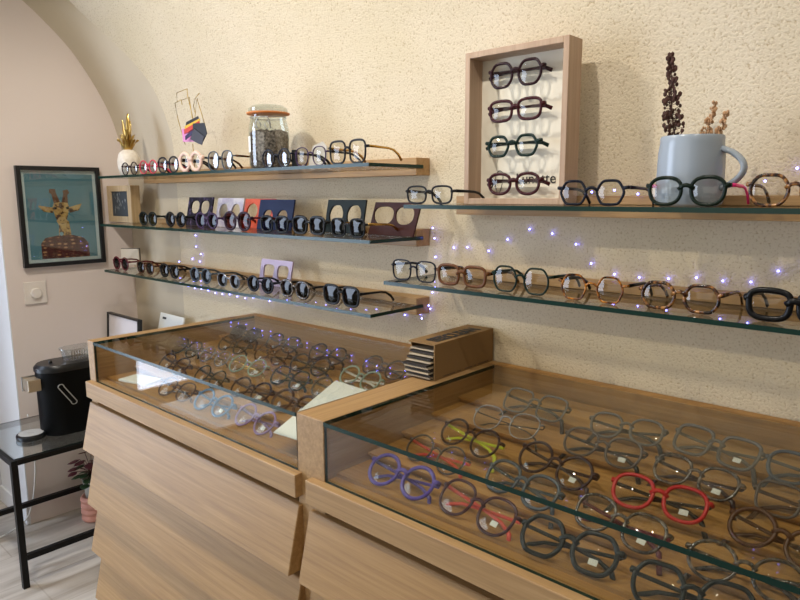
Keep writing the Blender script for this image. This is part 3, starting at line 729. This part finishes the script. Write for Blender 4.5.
# ------------------------------------------------------------------ cut-out frame cards
def rrect(x0, x1, z0, z1, skew=0):
    return [(x0, z0), (x1, z0), (x1+skew, z1), (x0+skew, z1)]
def hole(shape, cx, cz, a, b, N=24): return [(cx+x, cz+z) for x, z in outline(shape, a, b, N)]
def cutout(label, x, z, wd, ht, m, holes, lean=-12, skew=0, yaw=0, y=-.062):
    bm = plate_with_holes(rrect(-wd/2, wd/2, 0, ht, skew), holes, .005)
    o = obj('cutout_card', bm, m)
    tag(o, label, 'cut-out card', 'cut-out frame cards on the left shelves')
    o.location = (x, y-.012, z+.0012); o.rotation_euler = (rad(lean), 0, rad(yaw))
    return o
pat = noise_mat('black_patterned_sheet', [(.42, '#17121d'), (.55, '#2c2338'), (.68, '#6d5f86')], nscale=60, detail=2, rough=.5, spec=.2)
cutout('black patterned card with rounded cut-outs, leftmost on the middle shelf', .632, ZM, .15, .095, pat, [hole('panto', -.03, .062, .027, .022), hole('panto', .03, .062, .027, .022)])
cutout('pearly white card with round cut-outs on the middle shelf', .81, ZM, .145, .092, noise_mat('pearl_sheet', [(.4, '#b9b2cc'), (.6, '#dcd8e0')], nscale=30, rough=.25), [hole('hex', -.034, .05, .026, .024), hole('hex', .034, .05, .026, .024)])
cutout('bright orange card with round cut-outs behind the navy card', .965, ZM, .15, .09, mat('orange_sheet', '#d8552c', .35), [hole('round', -.034, .052, .028, .024), hole('round', .034, .052, .028, .024)])
cutout('dark navy card with hexagonal cut-outs in front of the orange card', 1.065, ZM, .16, .088, mat('navy_sheet', '#1c2a52', .5, spec=.2), [hole('hex', -.034, .040, .026, .018), hole('hex', .034, .040, .026, .018)], y=-.075)
cutout('black-green card with angular cut-outs near the middle shelf right end', 1.345, ZM, .145, .088, mat('black_green_sheet', '#111d1b', .5, spec=.2), [hole('hex', -.034, .048, .030, .026), hole('hex', .034, .048, .030, .026)])
o = cutout('dark brown slanted card with rounded cut-outs at the middle shelf right end', 1.515, ZM, .15, .082, mat('brown_sheet', '#3f1d18', .5, spec=.2), [hole('panto', -.030, .050, .034, .022), hole('panto', .040, .050, .030, .022)], skew=.012)
cutout('lilac card with squarish cut-outs standing on the lowest left shelf', 1.04, ZL, .15, .078, mat('lilac_sheet', '#b9a8c8', .4), [hole('square', -.033, .041, .026, .022), hole('square', .035, .041, .026, .022)])

# wooden shadow-box picture and small block at the far left
t = thing('framed_picture', 'small beige shadow-box frame with dark leaf print on the middle left shelf', 'picture frame', (.112, -.06, ZM+.0004))
bm = B(); w0, h0, dp = .20, .138, .036
box(bm, -w0/2, -w0/2+.030, -dp, 0, 0, h0, .001); box(bm, w0/2-.030, w0/2, -dp, 0, 0, h0, .001); box(bm, -w0/2+.030, w0/2-.030, -dp, 0, 0, .022, .001); box(bm, -w0/2+.030, w0/2-.030, -dp, 0, h0-.022, h0, .001)
obj('frame', bm, wood('beige_wood', '#b0946f', '#c2a884', '#cfb794', 'z'), t)
bm = B(); box(bm, -w0/2+.029, w0/2-.029, -.030, -.006, .02, h0-.02)
obj('print', bm, mat('dark_slate_print', '#3f444b', .6), t)
bm = B()
for i in range(26):
    px, pz = random.uniform(-.056, .056), random.uniform(.03, .105)
    a = random.uniform(-.6, .6)
    tube(bm, [(px, -.0305, pz), (px+.006*math.sin(a), -.0315, pz+.007), (px+.009*math.sin(a), -.0305, pz+.014)], .0022, .0004, ref=(0, 1, 0), seg=6, taper=[.3, 1, .2])
obj('pale_leaves', bm, mat('pale_leaf_print', '#8d8f90', .6), t)
t = thing('square_block', 'small cream square plaque with dark edge at the left of the lowest shelf', 'plaque', (.105, -.06, ZL+.0004), (0, 0, rad(45)))
bm = B(); box(bm, -.034, .034, -.012, -.003, 0, .062, .001); obj('face', bm, mat('cream_plaque', '#d8d0c4', .7), t)
bm = B(); box(bm, -.036, .036, -.003, .003, 0, .064, .001); obj('backing', bm, black_plastic, t)

# ------------------------------------------------------------------ cardboard dispenser box on the divider
t = thing('card_dispenser_box', 'brown cardboard box full of cards lying on the edge between both cabinets', 'cardboard box', (1.745, -.12, TOP+.0005), (0, 0, rad(2)))
cb_m = mat('brown_cardboard', '#86683f', .85)
x0, x1, y0, y1, h = -.036, .036, -.108, .112, .076
bm = B()
prism(bm, [(y0, 0), (y1, 0), (y1, h), (y0, h)], x1-.0025, x1)
prism(bm, [(y0+.03, 0), (y1, 0), (y1, h), (y0+.008, h)], x0, x0+.0025)
prism(bm, [(y0, h-.0025), (y1, h-.0025), (y1, h), (y0, h)], x0+.0025, x1-.0025)
prism(bm, [(y0+.01, 0), (y1, 0), (y1, .0025), (y0+.01, .0025)], x0+.0025, x1-.0025)
prism(bm, [(y1-.0025, .0025), (y1, .0025), (y1, h-.0025), (y1-.0025, h-.0025)], x0+.0025, x1-.0025)
ca_o = obj('carton', bm, cb_m, t)
bm = text_mesh('SEECLEAN', .034, .0003, .0016)
xs_ = [v.co.x for v in bm.verts]; mx0, mx1 = min(xs_), max(xs_)
bmesh.ops.transform(bm, matrix=Matrix.Translation((.022, y0+.025, h+.0004)) @ Matrix.Rotation(rad(90), 4, 'Z') @ Matrix.Diagonal((.165/(mx1-mx0), 1.3, 1, 1)), verts=bm.verts)
obj('lettering', bm, mat('print_black'), ca_o)
bm = B()
for k in range(24): 
    if random.random() < .75: box(bm, x1, x1+.0003, y0+.03+k*.0072, y0+.035+k*.0072, .003, .0048)
obj('perforation_print', bm, mat('print_black'), ca_o)
cardm = mat('card_stock', '#b8a88e', .7); cardd = mat('dark_card_stock', '#2a2320', .7)
for k in range(11):
    z = .0035+k*.0055
    out = (.018, .020, .024, .022, .026, .028, .020, .017, .012, .008, .004)[k]
    bm = B(); box(bm, x0+.004, x1-.005, y0+.010-out, y1-.02, z, z+.0032)
    o = obj('card', bm, cardd if k % 2 else cardm, t)
    o.rotation_euler = (0, 0, rad((-1, .5, -.4, .6, 0)[k % 5]))

# ------------------------------------------------------------------ giraffe picture on the left wall
t = thing('framed_poster', 'black framed giraffe portrait on teal background hanging on the left wall', 'picture', (0, -.268, .977))
hw, hh = .147, .366
bm = B(); fw_, dp = .015, .02
for a in ((-hw, -hw+fw_, 0, hh), (hw-fw_, hw, 0, hh), (-hw+fw_, hw-fw_, 0, fw_), (-hw+fw_, hw-fw_, hh-fw_, hh)): box(bm, .0005, dp, a[0], a[1], a[2], a[3], .001)
obj('frame', bm, black_plastic, t)
bm = B(); box(bm, .001, .009, -hw+fw_, hw-fw_, fw_, hh-fw_); obj('mat_board', bm, mat('pale_grey_mat', '#c9d2d2', .7), t)
bm = B(); box(bm, .009, .0096, -hw+fw_+.012, hw-fw_-.012, fw_+.012, hh-fw_-.012); pr_o = obj('print', bm, noise_mat('teal_print', [(.3, '#567f8c'), (.7, '#638d99')], nscale=4, rough=.6), t)
gir = noise_mat('giraffe_print', [(.40, '#5a3a22'), (.47, '#b38a4c'), (.65, '#c9a666')], nscale=60, detail=1, rough=.6)
def flat(name, shapes, x0, x1, m):
    bm = B()
    for pts in shapes: prism(bm, [(-.0+y, z) for y, z in pts], x0, x1, 'x')
    obj(name, bm, m, pr_o)
# coordinates: y rightwards in the picture is +y
flat('giraffe_body', [[(-.018, .09), (-.014, .165), (.022, .165), (.03, .09)]], .0096, .0100, gir)
flat('giraffe_head', [[(-.032, .215), (-.024, .178), (-.012, .158), (.008, .158), (.018, .178), (.028, .215), (.022, .235), (-.024, .235)],
                      [(-.028, .216), (-.082, .224), (-.064, .202), (-.032, .196)], [(.026, .216), (.074, .230), (.062, .204), (.028, .196)]], .0100, .0104, gir)
flat('giraffe_horns', [[(-.026, .232), (-.032, .264), (-.040, .272), (-.038, .284), (-.018, .284), (-.016, .27), (-.004, .236)], [(.002, .236), (.010, .266), (.008, .278), (.026, .283), (.032, .270), (.024, .262), (.024, .232)]], .0101, .0105, mat('horn_print', '#6e4526', .6))
flat('giraffe_muzzle', [[(-.022, .166), (-.014, .150), (.010, .150), (.018, .166), (.008, .180), (-.012, .180)]], .0104, .0107, mat('muzzle_print', '#caa873', .6))
flat('giraffe_eyes', [[(-.030, .212), (-.026, .220), (-.016, .216), (-.020, .208)], [(.014, .216), (.024, .220), (.028, .212), (.018, .208)], [(-.010, .168), (-.006, .171), (-.004, .167)], [(.002, .167), (.004, .171), (.008, .168)], [(-.008, .157), (.006, .157), (-.001, .155)]], .0107, .0109, mat('eye_print', '#1a110d', .5))
knit = bpy.data.materials.new('knit_print'); knit.use_nodes = True
nt = knit.node_tree; vo = nt.nodes.new('ShaderNodeTexVoronoi'); vo.inputs['Scale'].default_value = 48; vo.inputs['Randomness'].default_value = .35
tc = nt.nodes.new('ShaderNodeTexCoord'); mp = nt.nodes.new('ShaderNodeMapping'); mp.inputs['Scale'].default_value = (1, .8, 1.6)
nt.links.new(tc.outputs['Object'], mp.inputs[0]); nt.links.new(mp.outputs[0], vo.inputs['Vector'])
r = ramp(nt, [(.25, '#b9895f'), (.36, '#5b2420'), (.8, '#38120f')]); nt.links.new(vo.outputs['Distance'], r.inputs[0]); nt.links.new(r.outputs[0], nt.nodes['Principled BSDF'].inputs['Base Color'])
flat('giraffe_sweater', [[(-.082, .028), (-.082, .085), (-.066, .105), (-.026, .112), (.034, .112), (.072, .100), (.088, .08), (.09, .028)]], .0098, .0102, knit)
bm = B(); bmesh.ops.create_icosphere(bm, subdivisions=1, radius=.008, matrix=Matrix.Translation((.0102, -.008, .118)) @ Matrix.Diagonal((.06, 1, 1, 1))); obj('collar_badge', bm, mat('badge_print', '#7fa3ae', .6), pr_o)
bm = B(); box(bm, .0125, .0135, -hw+fw_, hw-fw_, fw_, hh-fw_); obj('glazing', bm, thin_glass, t)

# light switch
t = thing('light_switch', 'white square rotary dimmer switch on the left wall below the giraffe picture', 'switch', (0, -.383, .842))
bm = B(); box(bm, .0003, .008, -.0385, .0385, 0, .083, .003); obj('cover_plate', bm, mat('switch_white', '#e2dad2', .4), t)
bm = B(); lathe(bm, [(.019, 0), (.019, .008), (.017, .011), (0, .011)], 28)
o = obj('dial', bm, mat('switch_white'), t, True); o.rotation_euler = (0, rad(90), 0); o.location = (.008, .0, .040)

# ------------------------------------------------------------------ side table and what stands on it
TZ = .43
t = thing('side_table', 'black metal frame side table with glass top in the left corner', 'table', (.235, -.36, 0))
x0, x1, y0, y1, s = -.205, .206, -.28, .27, .019
for a, b in ((x0, y0), (x1-s, y0), (x0, y1-s), (x1-s, y1-s)):
    bm = B(); box(bm, a, a+s, b, b+s, 0, TZ-s-.0002, .001); obj('leg', bm, black_metal, t)
bm = B()
box(bm, x0, x1, y0, y0+s, TZ-s, TZ-.002, .001); box(bm, x0, x1, y1-s, y1, TZ-s, TZ-.002, .001); box(bm, x0, x0+s, y0+s, y1-s, TZ-s, TZ-.002, .001); box(bm, x1-s, x1, y0+s, y1-s, TZ-s, TZ-.002, .001)
obj('top_frame', bm, black_metal, t)
for a in (x0, x1-s):
    bm = B(); box(bm, a, a+s, y0+s, y1-s, .092, .110, .001); obj('stretcher', bm, black_metal, t)
bm = pane_mesh(x0+.012, x1-.012, y0+.012, y1-.012, TZ-.0018, TZ, [('x', 0), ('x', 1), ('y', 0), ('y', 1)])
obj('glass_top', bm, [glass_mat('table_glass', '#dfe6e8', .30, .7), glass_edge], t)

t = thing('coffee_machine', 'black capsule coffee machine standing on the glass side table', 'coffee machine', (.268, -.388, TZ+.0004), (0, 0, 0)); t.scale = (1, 1, .95)
def stadium(hl, r, n=12):
    pts = [(r*math.cos(pi*k/n), hl+r*math.sin(pi*k/n)) for k in range(n+1)]+[(-r*math.cos(pi*k/n), -hl-r*math.sin(pi*k/n)) for k in range(n+1)]
    return pts
def loft(bm, secs):
    rs = []
    for pts, z in secs: rs.append([bm.verts.new((x, y, z)) for x, y in pts])
    n = len(rs[0])
    for a, b in zip(rs, rs[1:]):
        for i in range(n): bm.faces.new((a[i], a[(i+1) % n], b[(i+1) % n], b[i]))
    bm.faces.new(rs[0][::-1]); bm.faces.new(rs[-1])
bm = B(); loft(bm, [(stadium(.035, .064), 0), (stadium(.036, .066), .004), (stadium(.037, .067), .225), (stadium(.037, .067), .232)])
obj('body', bm, mat('machine_black', '#040506', .5, spec=.12), t, True)
bm = B(); loft(bm, [(stadium(.038, .069), .232), (stadium(.038, .069), .246), (stadium(.036, .062), .256)])
lid_o = obj('lid', bm, black_plastic, t, True)
bm = B(); lathe(bm, [(.006, 0), (.006, .006), (.004, .009), (0, .009)], 14, 0, -.055, .256); obj('lid_knob', bm, black_plastic, lid_o, True)
bm = B(); a = [(.0685, y, z) for y, z in ([(-.052+.0095*math.cos(pi*k/8), .180+.0095*math.sin(pi*k/8)) for k in range(9)]+[(-.014-.0095*math.cos(pi*k/8), .118-.0095*math.sin(pi*k/8)) for k in range(9)])]
tube(bm, a, .0012, .0018, ref=(0, 1, 0), seg=6, closed=True); obj('oval_emblem', bm, mat('emblem_grey', '#9a9a98', .35), t, 'all', label='grey oval ring emblem')
bm = B(); box(bm, -.028, .024, -.138, -.095, .168, .212, .003); sp_o = obj('coffee_spout', bm, mat('brushed_beige_metal', '#b5a893', .35, .6), t, label='beige metal coffee spout')
bm = B(); box(bm, -.031, -.028, -.141, -.095, .164, .216, .001); obj('spout_plate', bm, steel, sp_o)
bm = B(); lathe(bm, [(.044, .0), (.046, .004), (.046, .014), (.042, .017), (.0, .0165)], 28, 0, -.135, 0.0); dt_o = obj('drip_tray', bm, black_plastic, t, True)
bm = B(); lathe(bm, [(.038, .0), (.038, .0015), (.011, .0018), (.011, .0006), (.0, .0006)], 24, 0, -.135, .0168); obj('drip_grid', bm, mat('drip_grey', '#b4b4b2', .5), dt_o, True, label='grey round drip grid')
# clear tub on the machine
t = thing('clear_plastic_tub', 'clear plastic tub lying on top of the coffee machine', 'plastic tub', (.268, -.352, TZ+.2445), (0, 0, rad(6)))
plastic = glass_mat('clear_plastic', '#e2e6e8', .16, .8, .05)
bm = B(); loft(bm, [(rr, z) for rr, z in ((stadium(.020, .030), 0), (stadium(.022, .034), .036), (stadium(.024, .037), .038), (stadium(.024, .037), .042))]); obj('tub', bm, plastic, t, True)
bm = B()
for k in range(9):
    box(bm, .0325, .0345, -.038+k*.009, -.035+k*.009, .004, .034, .0006)
obj('ribs', bm, plastic, t)
# cable
bm = B()
cable = [(.262, -.47, TZ+.006), (.27, -.52, TZ+.004), (.10, -.475, TZ+.004), (.012, -.45, TZ+.004), (.012, -.445, .36), (.014, -.442, .26), (.016, -.452, .16), (.018, -.47, .08), (.02, -.50, .03), (.03, -.58, .006), (.04, -.70, .006)]
def smooth_path(P, n=8):
    P = [Vector(p) for p in P]; out = []
    for i in range(len(P)-1):
        p0, p1, p2, p3 = P[max(i-1, 0)], P[i], P[i+1], P[min(i+2, len(P)-1)]
        for k in range(n):
            u = k/n
            out.append(.5*((2*p1)+(p2-p0)*u+(2*p0-5*p1+4*p2-p3)*u*u+(3*p1-p0-3*p2+p3)*u**3))
    return out+[P[-1]]
tube(bm, smooth_path(cable[3:]), .003, seg=6)
tag(obj('power_cable', bm, mat('white_cable', '#dcdad6', .5), None, 'all'), 'white cable running down the left wall behind the side table', 'cable')

# frames leaning behind the cabinet
t = thing('framed_sign', 'black framed blank white sign standing on the side table behind the cabinet', 'picture frame', (.142, -.155, TZ+.0006), (rad(-4), 0, 0))
hw, hh, f_ = .132, .348, .007
bm = B()
for a in ((-hw, -hw+f_, 0, hh), (hw-f_, hw, 0, hh), (-hw+f_, hw-f_, 0, f_), (-hw+f_, hw-f_, hh-f_, hh)): box(bm, a[0], a[1], -.0, .018, a[2], a[3], .001)
obj('frame', bm, black_plastic, t)
bm = B(); box(bm, -hw+f_, hw-f_, .006, .012, f_, hh-f_); obj('sheet', bm, mat('pale_sheet', '#dcd6d8', .5), t)
t = thing('white_card_sign', 'white card leaning on the plaster wall just behind the far cabinet', 'card', (.35, -.125, TZ+.0006), (rad(-14), 0, 0))
bm = B(); box(bm, -.085, .09, 0, .006, 0, .374, .001); obj('board', bm, mat('white_card'), t)
bm = B(); box(bm, -.062, -.035, -.0006, 0, .352, .360); obj('dark_mark', bm, mat('print_black'), t)

# plant on the floor
t = thing('potted_plant', 'small potted plant with red-green leaves in a pink ribbed pot under the table', 'plant', (.135, -.288, 0.0))
bm = B(); prof = [(.030, 0)]
for k in range(4):
    z = .004+k*.024; prof += [(.042, z), (.047, z+.006), (.047, z+.016), (.042, z+.0225)]
prof += [(.038, .1), (.036, .094), (0, .09)]
lathe(bm, prof, 28); obj('pot', bm, mat('pink_clay', '#d79a89', .6), t, 'all')
bm = B(); lathe(bm, [(.026, .0905), (.030, .13), (.036, .168), (.033, .168), (.028, .13), (0, .12)], 24); obj('inner_pot', bm, mat('grey_white_pot', '#b9bab4', .6), t, 'all')
def leaves(n, m, nm, ang0, ang1, zlo, zhi):
    bm = B()
    for i in range(n):
        a = random.uniform(ang0, ang1); e = random.uniform(.02, .062); z = random.uniform(zlo, zhi)
        base = Vector((0, 0, .165)); tip = Vector((math.cos(a)*e, math.sin(a)*e, z))
        mid = (base+tip)/2+Vector((0, 0, .015))
        out = Vector((math.cos(a), math.sin(a), -.25))*random.uniform(.030, .046)
        tube(bm, [base, mid, tip], .0012, seg=5)
        tube(bm, [tip, tip+out*.35, tip+out*.7, tip+out], .018, .0012, ref=(0, 0, 1), seg=8, taper=[.25, 1, .8, .05])
    return obj(nm, bm, m, t, 'all')
leaves(22, mat('dark_green_leaf', '#24401f', .5), 'green_leaves', 0, 2*pi, .16, .225)
leaves(16, mat('burgundy_leaf', '#5a1f2a', .5), 'red_leaves', 0, 2*pi, .205, .262)

# ------------------------------------------------------------------ fairy lights
led = mat('led_bead', '#ffffff', .3, 0, '#6f72ff', 18)
wire_m = mat('fine_wire', '#b5aa98', .4, .6)
def fairy(label, pts):
    t = thing('fairy_light_string', label, 'fairy lights', pts[0], group='fairy light strings')
    o0 = Vector(pts[0])
    bm = B(); tube(bm, smooth_path([Vector(p)-o0 for p in pts], 3), .0002, seg=5); obj('wire', bm, wire_m, t)
    for p in pts:
        bm = B(); bmesh.ops.create_icosphere(bm, subdivisions=2, radius=.0019, matrix=Matrix.Translation(Vector(p)-o0)); obj('led_bead', bm, led, t, 'all')
def zz(x): return .006*math.sin(x*41)+.004*math.sin(x*97)
fairy('string of bluish fairy lights hanging under the lowest left shelf', [(.34+k*.045, -.006, .912-.012*math.sin(k*.21)+zz(k*.045)*.8) for k in range(20)]+[(1.24, -.006, .914), (1.30, -.006, .92), (1.36, -.006, .926), (1.40, -.006, .932), (1.45, -.006, .93), (1.503, -.006, .929), (1.555, -.006, .938), (1.588, -.006, .955)])
fairy('string of fairy lights around the right ends of the left shelves', [(1.60, -.012, ZM+.02), (1.604, -.010, ZM-.005), (1.607, -.010, ZM-.05), (1.605, -.01, ZM-.11), (1.60, -.012, ZL+.03), (1.603, -.03, ZL+.0), (1.598, -.05, ZL-.03)])
fairy('string of bluish fairy lights above the lower right shelf', [(1.66, -.006, ZR+.062), (1.70, -.006, ZR+.065), (1.76, -.006, ZR+.06), (1.81, -.006, ZR+.088), (1.865, -.006, ZR+.112), (1.92, -.006, ZR+.105), (1.975, -.006, ZR+.085), (2.01, -.006, ZR+.048),
       (2.06, -.006, ZR+.03), (2.11, -.006, ZR+.028), (2.165, -.006, ZR+.03), (2.215, -.006, ZR+.036), (2.26, -.006, ZR+.034), (2.305, -.006, ZR+.036), (2.345, -.006, ZR+.058), (2.385, -.006, ZR+.07), (2.43, -.006, ZR+.074), (2.48, -.006, ZR+.07)])
fairy('string of fairy lights behind the glasses on the upper right shelf', [(2.03+k*.045, -.0565, ZU+.024+.004*math.sin(k*2.3)) for k in range(4)]+[(2.22, -.0545, ZU+.03), (2.32, -.03, ZU+.04), (2.36, -.01, ZU+.06), (2.41, -.008, ZU+.075), (2.46, -.008, ZU+.066)])
fairy('short string of fairy lights on the wall below the middle left shelf', [(.50, -.006, ZM-.04), (.50, -.006, ZM-.08), (.53, -.006, ZM-.105), (.47, -.006, ZM-.125), (.52, -.006, ZL+.035), (.42, -.03, ZL+.03)])

# ------------------------------------------------------------------ ceiling spots (above the frame, carry the spot lights)
for i, sx in enumerate(SPOT_X):
    t = thing('ceiling_spot', 'white round ceiling spotlight, '+('first', 'second', 'third')[i]+' from the left wall', 'spotlight', (sx, -.95, 2.345), group='ceiling spotlights')
    bm = B(); lathe(bm, [(.045, 0), (.045, .025), (.035, .03), (0, .03)], 24); obj('housing', bm, white_paint, t, True)
